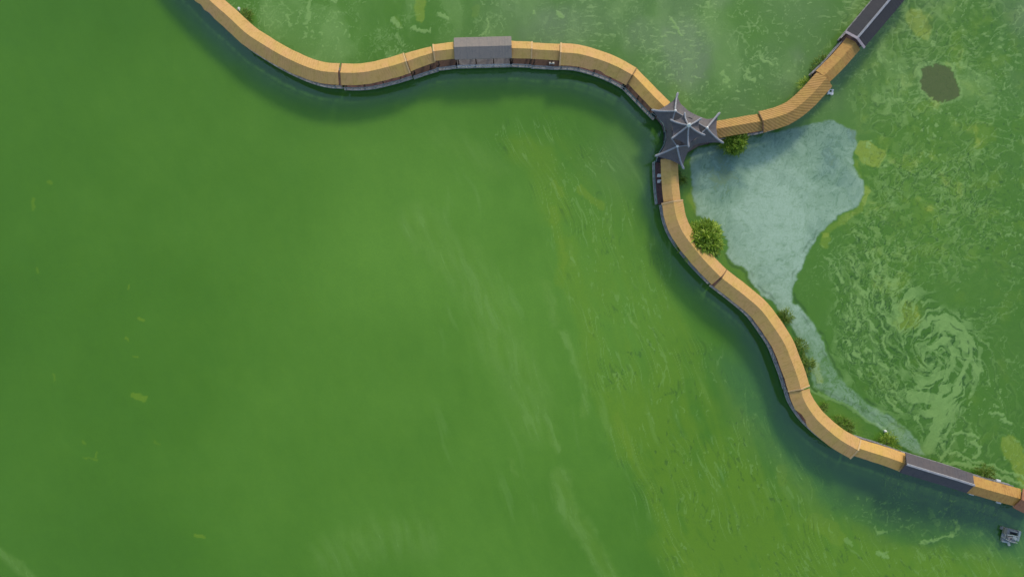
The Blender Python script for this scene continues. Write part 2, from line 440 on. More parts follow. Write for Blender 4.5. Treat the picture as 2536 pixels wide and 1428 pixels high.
def shell(name, bm, mat, th=0.14):
    bmesh.ops.remove_doubles(bm, verts=bm.verts[:], dist=0.002)
    bmesh.ops.recalc_face_normals(bm, faces=bm.faces[:])
    if sum(f.normal.z for f in bm.faces) < 0: bmesh.ops.reverse_faces(bm, faces=bm.faces[:])
    me = bpy.data.meshes.new(name); bm.to_mesh(me); bm.free(); me.materials.append(mat)
    o = bpy.data.objects.new(name, me); C.objects.link(o); o.parent = hub
    s = o.modifiers.new('thickness', 'SOLIDIFY'); s.thickness = th; s.offset = -1
    return o

def hipridge(a, b, r0=0.155, sag=0.35, flick=0.25, n=9):
    bm = bmesh.new(); pts = []; rad = []
    for k in range(n):
        t = k / (n - 1); p = a.lerp(b, t)
        p.z += -sag * math.sin(math.pi * t) * 0.8 + flick * t ** 5 + 0.08
        pts.append(p); rad.append(r0 * (1.0 if t < 0.7 else 1.0 + 0.35 * (t - 0.7) / 0.3))
    e = pts[-1] + (pts[-1] - pts[-2]).normalized() * 0.25 + Vector((0, 0, 0.06)); pts.append(e); rad.append(r0 * 0.5)
    tube(bm, pts, rad, 8); return obj('hip_ridge', bm, M['ridge'], hub, True)

ZT, ZA, ZI = 4.5, 6.5, 6.1
sat = {  # apex, two outer tips, two inner ends
  'nw': (hp(1671.8,275.6,ZA), hp(1615.5,274,ZT), hp(1676.8,233.6,ZT), hp(1666,296,ZI), hp(1690,287,ZI)),
  's':  (hp(1676.8,363,ZA), hp(1691,416.8,ZT), hp(1624,386.6,ZT), hp(1701,360,ZI), hp(1664,344,ZI)),
  'e':  (hp(1750,317.6,ZA), hp(1779.3,282.4,ZT), hp(1787.7,353.8,ZT), hp(1731,307,ZI), hp(1738,329,ZI)),
}
# front slopes
for k, mids in (('nw', [(1646,262)]), ('s', [(1662,398)]), ('e', [(1774.5,318)])):
    A, T1, T2, I1, I2 = sat[k]
    mm = [hp(x, y, 4.15) for x, y in mids]
    outer = [T1] + mm + [T2]
    if k == 'nw': outer = [T1, hp(1634,271,4.25), hp(1652,260,4.15), hp(1668,250,4.25), T2]
    if k == 's': outer = [T1, hp(1683,407,4.25), hp(1662,397,4.15), hp(1640,391,4.25), T2]
    if k == 'e': outer = [T1, hp(1775,300,4.25), hp(1774,318,4.15), hp(1777,338,4.25), T2]
    bm = bmesh.new(); ruled(bm, [A, A + Vector((0.001, 0, 0))], outer, 10, 6, 0.3); shell('gable_roof', bm, M['hubtile'])
# long slopes joining neighbouring gables
def side(name, ka, ta, ia, kb, tb, ib, eave):
    A, B = sat[ka], sat[kb]
    inner = [A[0], A[ia], hp(*name, 6.1), B[ib], B[0]]
    outer = [A[ta]] + [hp(x, y, 4.2) for x, y in eave] + [B[tb]]
    bm = bmesh.new(); ruled(bm, inner, outer, 16, 6, 0.35); shell('long_roof', bm, M['hubtile'])
side((1664,320), 's', 2, 4, 'nw', 1, 3, [(1634,381.5),(1645,364),(1650,348),(1650.8,321),(1643,306),(1632,294)])
side((1712,292), 'nw', 2, 4, 'e', 1, 3, [(1684,255.5),(1706,275.6),(1728,287),(1753,296),(1768,292)])
side((1722,346), 'e', 2, 4, 's', 1, 3, [(1770,353),(1745,353.5),(1721,358),(1703,376.5),(1694,400)])
for k, (A, T1, T2, I1, I2) in sat.items():
    hipridge(A, T1); hipridge(A, T2); hipridge(A, I1, 0.1, 0.0, 0.0); hipridge(A, I2, 0.1, 0.0, 0.0)
    bm = bmesh.new(); bmesh.ops.create_uvsphere(bm, u_segments=12, v_segments=8, radius=0.22, matrix=Matrix.Translation(A + Vector((0, 0, 0.32))))
    tube(bm, [A + Vector((0, 0, 0.0)), A + Vector((0, 0, 0.3))], [0.2, 0.12]); obj('finial', bm, M['white'], hub, True)
# upper six pointed roof
AP = hp(1705.4, 311, 9.3); ZU = 7.4
tips = [hp(x, y, ZU) for x, y in ((1661,299),(1694.5,283),(1733,296),(1741.5,335),(1703.7,363),(1664,343))]
for i in range(6):
    a, b = tips[i], tips[(i + 1) % 6]; cen = AP.copy(); cen.z = ZU
    m1 = a.lerp(b, 0.5).lerp(cen, 0.15); m1.z = ZU - 0.35
    q1 = a.lerp(b, 0.22).lerp(cen, 0.10); q1.z = ZU - 0.22
    q2 = a.lerp(b, 0.78).lerp(cen, 0.10); q2.z = ZU - 0.22
    bm = bmesh.new(); ruled(bm, [AP, AP + Vector((0.001, 0, 0))], [a, q1, m1, q2, b], 8, 6, 0.35); shell('upper_roof', bm, M['hubtile'])
    hipridge(AP, a, 0.14, 0.35, 0.3)
bm = bmesh.new()
tube(bm, [AP, AP + Vector((0, 0, 0.25)), AP + Vector((0, 0, 0.45))], [0.32, 0.22, 0.1], 12)
bmesh.ops.create_uvsphere(bm, u_segments=14, v_segments=10, radius=0.28, matrix=Matrix.Translation(AP + Vector((0, 0, 0.6))))
tube(bm, [AP + Vector((0, 0, 0.8)), AP + Vector((0, 0, 1.35))], [0.1, 0.02]); obj('finial', bm, M['white'], hub, True)
# lantern walls standing in for the interior shade under the upper roof, posts and floor
cen = AP.copy()
def hexring(r, z): return [Vector((cen.x + r * (t.x - cen.x), cen.y + r * (t.y - cen.y), z)) for t in tips]
bm = bmesh.new(); a = [bm.verts.new(v) for v in hexring(0.62, 5.2)]; b = [bm.verts.new(v) for v in hexring(0.62, 7.1)]
for i in range(6): bm.faces.new((a[i], a[(i + 1) % 6], b[(i + 1) % 6], b[i]))
bm.faces.new(b); bm.faces.new(a[::-1]); obj('lantern_shade_wall', bm, M['hubshade'], hub)
for v in hexring(0.75, 0.9) + [s_[0].lerp(s_[1], 0.62) for s_ in sat.values()] + [s_[0].lerp(s_[2], 0.62) for s_ in sat.values()]:
    bm = bmesh.new(); tube(bm, [(v.x, v.y, -1.2), (v.x, v.y, 4.5)], 0.16, 10); obj('column', bm, M['wood'], hub, True)
fl = [hp(x, y, 0.9) for x, y in ((1612,283),(1628,296),(1640,312),(1645,335),(1642,360),(1628,384),(1622,402),(1668,410),(1700,380),(1730,362),(1768,352),(1768,300),(1700,290),(1660,262),(1640,262))]
bm = bmesh.new(); top = [bm.verts.new(v) for v in fl]; bot = [bm.verts.new(v - Vector((0, 0, 0.3))) for v in fl]
bm.faces.new(top); bm.faces.new(bot[::-1])
for i in range(len(fl)): bm.faces.new((top[i], top[(i + 1) % len(fl)], bot[(i + 1) % len(fl)], bot[i]))
obj('floor', bm, M['hubshade'], hub)
bm = bmesh.new(); rl = [v + Vector((0, 0, 0.95)) for v in fl[:7]]
rl = catmull(rl, 0.5); tube(bm, rl, 0.08, 6)
for v in rl[::3]: box(bm, (v.x, v.y, 1.4), (0.12, 0.12, 0.95))
obj('railing', bm, M['steel'], hub)

# ------------------------------------------------------------------ small things on and beside the walkways
def small(name, label, cat, loc, parts, rz=0, group=None):
    t = thing(name, label, cat, loc, rz, group)
    for n, c, s, m, *r in parts:
        bm = bmesh.new(); box(bm, c, s, 0, 0, min(s) * (r[0] if r else 0.15)); obj(n, bm, M[m], t)
    return t
p = gp(1631, 436, 0.9)
small('white_cabinet', 'upper white cabinet on the deck left of the short roof below the star pavilion', 'cabinet', p,
      [('body', (0, 0, 0.35), (0.55, 0.45, 0.7), 'white'), ('lid', (0, 0, 0.73), (0.62, 0.52, 0.06), 'white')], group='white cabinets on the left deck')
p = gp(1631.5, 450, 0.9)
small('white_cabinet', 'lower white cabinet on the deck left of the short roof below the star pavilion', 'cabinet', p,
      [('body', (0, 0, 0.3), (0.6, 0.45, 0.6), 'white'), ('lid', (0, 0, 0.63), (0.66, 0.5, 0.06), 'white')], group='white cabinets on the left deck')
p = gp(1366, 158.5, 0.9)
small('white_bench', 'small white bench in the dark bay under the straight tan roof', 'bench', p,
      [('seat', (0, 0, 0.42), (0.9, 0.35, 0.07), 'white'), ('backrest', (0, -0.17, 0.68), (0.9, 0.06, 0.35), 'white'),
       ('leg', (-0.38, 0, 0.2), (0.08, 0.3, 0.38), 'white'), ('leg', (0.38, 0, 0.2), (0.08, 0.3, 0.38), 'white')])
p = gp(2056, 228, 0.35)
t = small('white_raft', 'small white raft moored beside the ribbed roof bend on the right branch', 'raft', p,
      [('float', (-0.32, 0, 0.0), (0.28, 1.0, 0.4), 'white'), ('float', (0.32, 0, 0.0), (0.28, 1.0, 0.4), 'white'),
       ('board', (0.0, -0.3, 0.24), (1.0, 0.4, 0.08), 'white'), ('board', (0.05, 0.35, 0.24), (0.8, 0.12, 0.08), 'white')], rz=-0.2)
for px_, py_, z_, lb in ((2406, 1222, 2.2, 'small white box at the lower left corner of the orange roof'),
                      (2473, 1243, 2.2, 'small white box under the lower eave of the orange roof'),
                      (2472, 1189, 3.2, 'small white box beside the upper eave of the orange roof')):
    p = gp(px_, py_, z_); t = thing('white_box', lb, 'lamp', (p.x, p.y, 0), -0.28, group='white boxes around the orange roof')  # filed under lamp, but the use of the boxes is unknown
    bm = bmesh.new(); tube(bm, [(0, 0, -1), (0, 0, z_ - 0.2)], 0.06); obj('pole', bm, M['wood'], t)
    bm = bmesh.new(); box(bm, (0, 0, z_), (0.75, 0.38, 0.3), 0, 0, 0.06); obj('box_housing', bm, M['white'], t)  # plain white box of unknown use
p = gp(592, 23, 0.3)
small('marker_float', 'pale float in the weeds above the upper left walkway', 'float', p,
      [('body', (0, 0, 0), (0.35, 0.6, 0.45), 'white', 0.3), ('cap', (0, 0.02, 0.27), (0.2, 0.3, 0.1), 'white', 0.3)])
p = gp(2192, 1067, 0.1)
t = thing('white_buoy', 'tiny white buoy on the milky water near the lower walkway', 'buoy', (p.x, p.y, 0))
bm = bmesh.new(); tube(bm, [(0, 0, -0.15), (0, 0, 0.1), (0, 0, 0.32), (0, 0, 0.42)], [0.15, 0.26, 0.22, 0.05], 12); obj('body', bm, M['white'], t, True)
bm = bmesh.new(); tube(bm, [(0, 0, 0.4), (0, 0, 0.75)], 0.04, 6); obj('stem', bm, M['white'], t)

# the floating pump raft, lower right
p = gp(2499, 1325, 0.3)
raft = thing('work_raft', 'grey floating work raft with machinery, alone on the water at lower right', 'raft', (p.x, p.y, 0), math.radians(-14))
def rb(name, c, s, m, rz=0, bev=0.03):
    bm = bmesh.new(); box(bm, c, s, rz, 0, bev); return obj(name, bm, M[m], raft)
rb('pontoon', (-0.1, 0.95, 0.12), (3.1, 0.5, 0.5), 'metal'); rb('pontoon', (0.05, -0.85, 0.12), (2.3, 0.45, 0.5), 'metal')
rb('platform', (-0.75, 0.25, 0.42), (1.3, 1.55, 0.12), 'metal'); rb('platform', (0.1, -0.35, 0.44), (2.3, 0.75, 0.10), 'metal')
rb('edge_float', (1.42, 0.35, 0.42), (0.4, 1.75, 0.5), 'metal_pale'); rb('edge_float', (-0.35, -1.2, 0.25), (1.35, 0.28, 0.4), 'metal_pale')
rb('end_float', (0.35, -1.45, 0.2), (0.35, 0.55, 0.35), 'metal_pale', 0.6)
rb('khaki_tank', (-1.2, 0.72, 0.68), (0.5, 0.9, 0.4), 'khaki'); rb('well', (0.55, 0.62, 0.30), (1.3, 0.42, 0.1), 'black')
rb('well_rim', (0.55, 0.9, 0.5), (1.5, 0.1, 0.22), 'metal_pale')
rb('engine', (-0.35, -0.35, 0.85), (0.75, 0.55, 0.75), 'metal', 0.3, 0.08); rb('hopper', (0.45, -0.05, 0.85), (0.85, 0.5, 0.6), 'metal_pale', -0.5, 0.08)
rb('hatch', (-0.25, -0.3, 1.26), (0.3, 0.25, 0.05), 'black', 0.3)
bm = bmesh.new(); tube(bm, [(-0.8, 0.1, 0.6), (-0.7, 0.15, 1.0), (0.0, 0.3, 1.15), (0.8, 0.25, 0.95), (1.3, 0.2, 0.75)], 0.1, 8); obj('pipe', bm, M['metal_pale'], raft, True)
bm = bmesh.new()
for x, y in ((-1.4, 0.2), (-1.4, -0.5), (-0.5, -0.75), (0.9, -0.75)): tube(bm, [(x, y, 0.4), (x, y, 1.3)], 0.035, 6)
tube(bm, [(-1.4, 0.2, 1.3), (-1.4, -0.5, 1.3), (-0.5, -0.75, 1.3), (0.9, -0.75, 1.3)], 0.035, 6); obj('guard_rail', bm, M['metal_pale'], raft)

# ------------------------------------------------------------------ plants
def leaves(name, parent, clumps, nper, ll, lw, mat, seed, droop=0.5, spread=0.75):
    rnd = random.Random(seed); V = []; F = []; tone = []
    for (c, d, k) in clumps:
        base = rnd.random()
        for _ in range(int(nper * k)):
            dd = (d + Vector((rnd.gauss(0, spread), rnd.gauss(0, spread), rnd.gauss(0, spread * 0.7)))).normalized()
            o = c + Vector((rnd.gauss(0, .16), rnd.gauss(0, .16), rnd.gauss(0, .16))) * k * 1.4
            L_ = ll * rnd.uniform(0.6, 1.3); W_ = lw * rnd.uniform(0.7, 1.3)
            side_ = dd.cross(Vector((rnd.gauss(0, .4), rnd.gauss(0, .4), 1))).normalized() * W_
            m_ = o + dd * L_ * 0.5; e = o + dd * L_ + Vector((0, 0, -droop * L_ * 0.5))
            i = len(V); V += [o, m_ + side_, e, m_ - side_]; F.append((i, i + 1, i + 2, i + 3))
            tone.append(min(1, max(0, base * 0.55 + rnd.random() * 0.45)))
    me = bpy.data.meshes.new(name); me.from_pydata([tuple(v) for v in V], [], F)
    at = me.attributes.new('leaf_tone', 'FLOAT', 'FACE'); at.data.foreach_set('value', tone)
    me.materials.append(mat); o = bpy.data.objects.new(name, me); C.objects.link(o); o.parent = parent
    return o

def bush(kind, label, px, py, r, h, seed, cat='bush', stretch=1.0, ang=0.0, nc=70, nper=26, ll=0.7, lw=0.07, mat='leaf', zc=None, group=None, z0=0.0, spread=0.75):
    zc = h * 0.5 if zc is None else zc
    p = gp(px, py, zc); rnd = random.Random(seed)
    root = thing(kind, label, cat, (p.x, p.y, 0), ang, group)
    bm = bmesh.new(); cl = []
    nl = 7
    tube(bm, [(0, 0, -0.5), (0.05, 0, h * 0.2), (0.0, 0.04, h * 0.4)], [0.06 * h, 0.045 * h, 0.03 * h], 8)
    for k in range(nl):
        a = 2 * math.pi * k / nl + rnd.uniform(-.3, .3)
        q = Vector((math.cos(a) * r * stretch * 0.62, math.sin(a) * r * 0.62, h * rnd.uniform(0.5, 0.75)))
        tube(bm, [(0, 0, h * 0.2), (q.x * .45, q.y * .45, h * 0.42), q], [0.03 * h, 0.02 * h, 0.008 * h], 6)
    obj('trunk', bm, M['bark'], root, True)
    lob = [rnd.uniform(0.85, 1.12) for _ in range(9)]
    for _ in range(nc):
        a = rnd.uniform(0, 2 * math.pi); u = rnd.random() ** 0.5; rr = lob[int(a / (2 * math.pi) * 9) % 9]
        z = z0 + h * (0.30 + 0.62 * math.sqrt(max(0, 1 - u * u)) * rnd.uniform(0.72, 1.05))
        c = Vector((math.cos(a) * r * u * rr * stretch * .86, math.sin(a) * r * u * rr * .86, z))
        d = Vector((math.cos(a) * u, math.sin(a) * u, 0.75 * (1 - u) + 0.15))
        cl.append((c, d, rnd.uniform(0.6, 1.25)))
    leaves('crown', root, cl, nper, ll, lw, M[mat], seed + 100, 0.5, spread)
    return root

bush('round_tree', 'large round leafy tree growing against the curved tan roof', 1738, 597, 3.5, 4.6, 31, cat='tree', nc=170, nper=34, ll=1.1, lw=0.12, zc=2.6)
bush('leafy_bush', 'dark green bush beside the end of the star pavilion on the right', 1821, 351, 1.85, 3.0, 32, nc=85, nper=30, ll=0.7, lw=0.075, zc=1.7, stretch=1.15, ang=0.1)
W_ = 'weedy plants along the walkway edges'
weeds = [
 ('drowned dark weed clump beside the lower walkway above the milky channel', 1943, 786, 1.5, 0.9, 0.6, -1.0, 40),
 ('feathery weed against the lower walkway below the drowned clump', 1981, 858, 0.85, 1.2, 1.3, -1.1, 26),
 ('longer weed tuft against the walkway beside the small yellow drift patch', 1996, 900, 1.1, 1.3, 1.5, -1.2, 38),
 ('small weed wisp beside the walkway below the edge strip', 2035, 1008, 0.6, 0.7, 1.5, -0.9, 14),
 ('spreading weed tuft at the inner side of the lower bend', 2088, 1053, 1.1, 1.0, 1.9, -0.6, 36),
 ('bright weed bush above the bright yellow roof section', 2198, 1096, 1.3, 1.4, 1.3, -0.4, 44),
 ('low dark weed above the right end of the lower grey roof', 2438, 1169, 1.1, 1.0, 1.4, -0.3, 30),
 ('tiny weed tuft beside the pale float above the upper left walkway', 612, 40, 0.65, 0.9, 1.5, -0.7, 20),
 ('dark reed clump in the inner corner left of the right branch', 1992, 212, 0.9, 1.1, 2.2, 0.75, 34),
 ('thin reed fringe beside the upper part of the right branch', 2030, 158, 0.5, 0.8, 3.4, 0.85, 24),
 ('weedy fringe left of the short roof below the small bush', 1688, 440, 0.5, 0.5, 2.2, -1.45, 14),
]
for i, (lb, x, y, r_, h_, st, an, nc) in enumerate(weeds):
    bush('water_weed', lb, x, y, r_, h_, 50 + i, cat='water plant', stretch=st, ang=an, nc=int(nc * 0.75), nper=15, ll=0.85, lw=0.05, spread=0.5,
         mat='leaf_sub' if i not in (5, 8) else 'leaf', zc=0.4, group=W_)

# ------------------------------------------------------------------ water with drifting algae
def grad_noise(x, y, seed):
    xi = np.floor(x).astype(np.int64); yi = np.floor(y).astype(np.int64)
    xf = x - xi; yf = y - yi
    def hsh(a, b):
        n = (a * 374761393 + b * 668265263 + seed * 2147483647) & 0xFFFFFFFF
        n = ((n ^ (n >> 13)) * 1274126177) & 0xFFFFFFFF
        n = (n ^ (n >> 16)) & 0xFFFF
        return n.astype(np.float32) * (2 * np.pi / 65536.0)
    u = xf * xf * xf * (xf * (xf * 6 - 15) + 10); v = yf * yf * yf * (yf * (yf * 6 - 15) + 10)
    def dot(a, b, dx, dy):
        t = hsh(a, b); return np.cos(t) * dx + np.sin(t) * dy
    a = dot(xi, yi, xf, yf); b = dot(xi + 1, yi, xf - 1, yf)
    c = dot(xi, yi + 1, xf, yf - 1); d = dot(xi + 1, yi + 1, xf - 1, yf - 1)
    return ((a * (1 - u) + b * u) * (1 - v) + (c * (1 - u) + d * u) * v) * 1.41

def fbm(x, y, scale, seed, oct_=4, gain=0.5):
    x = x / scale; y = y / scale; s = 0; a = 1; t = 0
    for o in range(oct_):
        s = s + a * grad_noise(x + 17.3 * o, y - 9.1 * o, seed + o); t += a; a *= gain; x = x * 2.03; y = y * 2.03
    return s / t

def ss(e0, e1, x):
    t = np.clip((x - e0) / (e1 - e0), 0, 1); return t * t * (3 - 2 * t)

def seg_dist(X, Y, pts):
    D = np.full(X.shape, 1e9, np.float32)
    for (x0, y0), (x1, y1) in zip(pts, pts[1:]):
        dx, dy = x1 - x0, y1 - y0; L2 = dx * dx + dy * dy + 1e-6
        t = np.clip(((X - x0) * dx + (Y - y0) * dy) / L2, 0, 1)
        D = np.minimum(D, np.hypot(X - x0 - t * dx, Y - y0 - t * dy))
    return D

def poly_sd(X, Y, pts):
    """signed distance, positive inside"""
    P = pts + [pts[0]]; D = seg_dist(X, Y, P); ins = np.zeros(X.shape, bool)
    for (x0, y0), (x1, y1) in zip(P, P[1:]):
        if y0 == y1: continue
        c = ((y0 > Y) != (y1 > Y)) & (X < (x1 - x0) * (Y - y0) / (y1 - y0) + x0); ins ^= c
    return np.where(ins, D, -D)

def stroke(X, Y, pts, w, soft): return 1 - ss(w, w + soft, seg_dist(X, Y, pts))

# one sheet: fine cells under the camera's view, growing towards the horizon
def axis(half, cell, far):
    inner = np.arange(-half, half + cell * 0.5, cell); out = []; x = inner[-1]; c = cell
    while x < far: c *= 1.22; x += c; out.append(x)
    out = np.array(out); return np.concatenate([-out[::-1], inner, out])
ax = axis(92.0, 0.15, 2500.0); ay = axis(53.0, 0.15, 2500.0)
GX, GY = np.meshgrid(ax, ay)
U = (GX / PX + CX).astype(np.float32); V_ = (CY - GY / PX).astype(np.float32)     # in metres/0.07, y down
# keep far-away coordinates harmless
far = ss(0, 420, np.maximum(np.abs(U - CX) - 1285, np.abs(V_ - CY) - 728))

w1x = fbm(U, V_, 160, 11, 4) * 34; w1y = fbm(U, V_, 160, 12, 4) * 34
w2x = fbm(U, V_, 26, 13, 3) * 9; w2y = fbm(U, V_, 26, 14, 3) * 9
w3x = fbm(U, V_, 9, 16, 3) * 7; w3y = fbm(U, V_, 9, 17, 3) * 7
X1, Y1 = U + w2x + 0.5 * w3x, V_ + w2y + 0.5 * w3y                    # gently ragged
X2, Y2 = U + w1x + w2x, V_ + w1y + w2y        # strongly ragged

def sgn_side(pts):   # >0 on the right side (travel direction), pixel coords with y down
    best = np.full(U.shape, 1e9, np.float32); sg = np.zeros(U.shape, np.float32)
    for (x0, y0), (x1, y1) in zip(pts, pts[1:]):
        dx, dy = x1 - x0, y1 - y0; L2 = dx * dx + dy * dy
        t = np.clip(((U - x0) * dx + (V_ - y0) * dy) / L2, 0, 1)
        d = np.hypot(U - x0 - t * dx, V_ - y0 - t * dy); m = d < best
        cr = dx * (V_ - y0) - dy * (U - x0)
        sg = np.where(m, np.sign(cr), sg); best = np.where(m, d, best)
    return best, sg
WL = [(330,-220),(440,-82),(518,0),(609,82),(695,136),(795,180),(880,184),(975,166),(1073,134),(1200,124),(1390,140),(1480,160),(1560,195),(1640,270),(1690,320)]
SL = [(1640,270),(1690,320),(1662,392),(1660,470),(1680,560),(1740,650),(1820,725),(1880,780),(1925,850),(1960,940),(1985,1010),(2040,1068),(2110,1112),(2230,1150),(2400,1205),(2536,1250),(2800,1340)]
EL = [(1700,320),(1800,312),(1890,300),(1965,270),(2030,205),(2120,100),(2200,0),(2400,-230)]
main = WL[:-1] + [(1668,298),(1676,330)] + SL[2:]
dm, sm = sgn_side(main)      # right side of travel = the open lake (south west)
de, se = sgn_side(EL)
lake = (sm > 0)              # lower left open lake
lakef = ss(-12, 12, dm * sm)

drx = np.interp(V_, [-400, 0, 330, 460, 600, 750, 850, 950, 1150, 1330, 1440, 1700, 2600], [1050, 1150, 1270, 1345, 1385, 1425, 1465, 1490, 1550, 1620, 1670, 1790, 2300]).astype(np.float32)
flow_u = V_ * 1.0; flow_v = (U - drx) * 0.95 - 22 * fbm(U, V_, 210, 15, 2)      # streaks run along the drift line

# --- tone: broad light and dark areas
tone = 0.5 + 0.38 * fbm(U, V_, 520, 21, 3) + 0.06 * fbm(U, V_, 60, 22, 4) + 0.10 * fbm(flow_u / 2, flow_v, 30, 24, 5, 0.7)
tone += 0.46 * np.exp(-(((U - 1180) / 440) ** 2 + ((V_ - 640) / 460) ** 2)) - 0.16 * ss(700, 0, U) * lakef
tone += 0.10 * fbm(flow_u / 5, flow_v, 38, 23, 4) * ss(800, 1300, U) * lakef
tone -= 0.22 * (1 - lakef) * ss(1900, 2300, U)

yel = np.zeros_like(U)
bound = [(1230,330),(1300,380),(1345,460),(1385,600),(1425,750),(1465,850),(1490,950),(1550,1150),(1620,1330),(1670,1440),(1760,1700)]
db = poly_sd(X2, Y2, bound + [(3200,1700),(3200,1300),(2536,1340),(2250,1340),(2060,1250),(1960,1120),(1880,1010),(1780,900),(1700,760),(1620,600),(1540,470),(1480,380),(1380,330)])
st = fbm(flow_u / 8 + w1x * .25, flow_v + w1y * .2, 24, 31, 4)
blot = fbm(U, V_, 46, 32, 5)
bst = fbm(flow_u / 5 + w1x * .3, flow_v, 60, 35, 3)
yel += ss(-8, 30, db) * np.clip(0.46 + 0.38 * st + 0.75 * bst + 0.25 * blot, 0, 1) * (0.50 + 0.5 * ss(600, 1150, V_)) 
lowr = poly_sd(X2, Y2, [(1560,1000),(1720,980),(1850,1130),(1960,1250),(2080,1350),(2536,1370),(3200,1370),(3200,2400),(1700,2400),(1640,1330)])
yel += ss(-20, 90, lowr) * np.clip(0.30 + 0.45 * blot + 0.5 * st * ss(2000, 1750, U), 0, 1)
yel = np.minimum(yel, 0.60)
ybase = yel.copy()
for pts, w_, s_, k_ in (
    ([(1290,372),(1340,395),(1352,450),(1372,520)], 18, 34, 0.45),
    ([(1368,520),(1382,580),(1395,640),(1386,700)], 5, 14, 0.5),
    ([(1405,600),(1422,720),(1450,800),(1462,900),(1500,1010),(1545,1120)], 9, 26, 0.4),
    ([(1376,455),(1390,478)], 5, 5, 0.75),
    ([(1436,470),(1462,488),(1490,512)], 7, 5, 0.75),
    ([(1630,1350),(1700,1440)], 12, 30, 0.3),
    ([(1935,1160),(1938,1190)], 10, 4, 0.5),
    ([(1040,-40),(1042,10),(1040,44)], 11, 4, 0.85), ([(1178,22),(1176,38)], 7, 4, 0.5), ([(980,50),(985,62)], 6, 5, 0.4),
    ([(2140,372),(2168,388)], 22, 5, 0.95), ([(2160,400),(2150,372)], 12, 4, 0.95),
    ([(2265,45),(2285,75)], 18, 10, 0.7), ([(2270,30),(2300,45)], 8, 8, 0.5),
    ([(2045,590),(2042,604)], 9, 5, 0.75), ([(2245,762),(2262,790),(2232,800)], 17, 12, 0.75),
    ([(2175,700),(2215,720),(2235,690)], 12, 12, 0.5), ([(2500,1100),(2530,1150),(2560,1230)], 20, 8, 0.85),
    ([(2018,905),(2030,940)], 8, 5, 0.9), ([(2212,1060),(2225,1070)], 13, 12, 0.6),
    ([(330,978),(358,986)], 6, 3, 0.9),
    ([(2148,470),(2128,520),(2080,550),(2040,578)], 6, 7, 0.7), ([(2118,400),(2128,440)], 4, 6, 0.5),
    ([(345,788),(352,790)], 3, 2, 0.8), ([(318,708),(318,716)], 1.6, 2, 0.8), ([(83,495),(82,515)], 3, 4, 0.6),
    ([(312,835),(318,838)], 2, 2, 0.7), ([(330,880),(340,884)], 2, 2, 0.7), ([(93,663),(95,672)], 2, 2, 0.6),
    ([(488,1325),(503,1328)], 4, 2, 0.8), ([(205,1133),(240,1136)], 1.8, 2, 0.6), ([(240,1120),(236,1128)], 2, 2, 0.6), ([(205,1092),(212,1098)], 2, 2, 0.6),
    ([(385,1095),(396,1097)], 1.5, 2, 0.5), ([(132,925),(138,938)], 1.5, 2, 0.6), ([(122,450),(124,452)], 4, 3, 0.6),
    ([(1680,215),(1688,255)], 16, 14, 0.55), ([(1712,490),(1730,520),(1722,470)], 8, 10, 0.5),
    ([(1800,640),(1840,668),(1880,720)], 12, 14, 0.55), ([(2010,985),(2060,1030),(2110,1062)], 16, 26, 0.45),
    ([(1705,400),(1702,460),(1712,520),(1730,545)], 9, 10, 0.5),
    ([(2020,1290),(2058,1310),(2072,1330)], 16, 8, 0.55)):
    yel = yel + k_ * stroke(X1, Y1, pts, w_, s_) * (1 - 0.5 * yel)
yel = np.where(lakef > 0.5, np.minimum(yel, 0.70), yel)
# mottled yellow in the right basin
rb_ = (1 - lakef) * ss(2050, 2180, U + (V_ - 400) * 0.05)
yel += rb_ * ss(0.05, 0.35, fbm(X1, Y1, 60, 33, 4)) * 0.45 * (1 - ss(560, 760, V_)) 
yel += rb_ * ss(0.16, 0.42, fbm(X1, Y1, 70, 34, 4)) * 0.25 + rb_ * 0.16 * ss(620, 420, V_) * ss(2500, 2350, U)
yel = np.clip(yel, 0, 1)

# --- milky scum: the pale pond and channel
pond = [(1708,386),(1712,443),(1717,492),(1727,535),(1777,552),(1799,591),(1806,612),(1796,628),(1820,656),(1851,671),(1860,702),(1888,730),(1916,751),
        (1950,790),(1985,850),(2000,900),(2012,955),(2060,985),(2110,1008),(2152,1042),(2192,1070),(2215,1092),(2275,1128),
        (2292,1128),(2278,1100),(2250,1062),(2205,1030),(2150,998),(2100,955),(2062,912),(2050,875),(2035,838),(2012,800),(1988,768),(1962,742),
        (1960,718),(1971,690),(1986,659),(2005,616),(2030,576),(2076,536),(2122,511),(2141,480),(2137,449),(2113,412),(2110,382),(2122,356),(2120,325),(2060,296),(1960,318),(1890,332),(1800,352),(1720,372)]
pd = poly_sd(U + w2x * 0.7, V_ + w2y * 0.7, pond)
milk = ss(-3, 4, pd + 3.5 * fbm(U, V_, 14, 48, 3))
chan = ss(760, 900, V_)      # thinner scum in the channel
swx = X2 + 22 * fbm(X2, Y2, 45, 41, 4); swy = Y2 + 22 * fbm(X2, Y2, 45, 42, 4)
mt = fbm(swx, swy, 24, 43, 5); mt2 = fbm(swx, swy, 80, 44, 4)
bluep = np.exp(-(((U - 1790) / 55) ** 2 + ((V_ - 440) / 75) ** 2)) + 0.5 * np.exp(-(((U - 2060) / 60) ** 2 + ((V_ - 420) / 95) ** 2)) + 0.5 * ss(420, 330, V_)
cell = 1 - np.abs(fbm(swx, swy, 40, 47, 4)) * 7
milk_d = sq = ss(0.75, 1.0, np.sin(fbm(swx, swy, 90, 49, 4) * 46))
milk_d = np.clip(0.80 + 0.25 * np.exp(-(((U - 1900) / 90) ** 2 + ((V_ - 540) / 130) ** 2)) + 0.28 * mt + 0.32 * mt2 + 0.12 * ss(0.7, 1.0, np.sin(fbm(swx, swy, 120, 49, 4) * 46 + 2.4)) - 0.16 * np.clip(cell, 0, 1) - 0.22 * sq - 0.62 * np.clip(bluep, 0, 1.2) - 0.36 * chan, 0.12, 1.0)
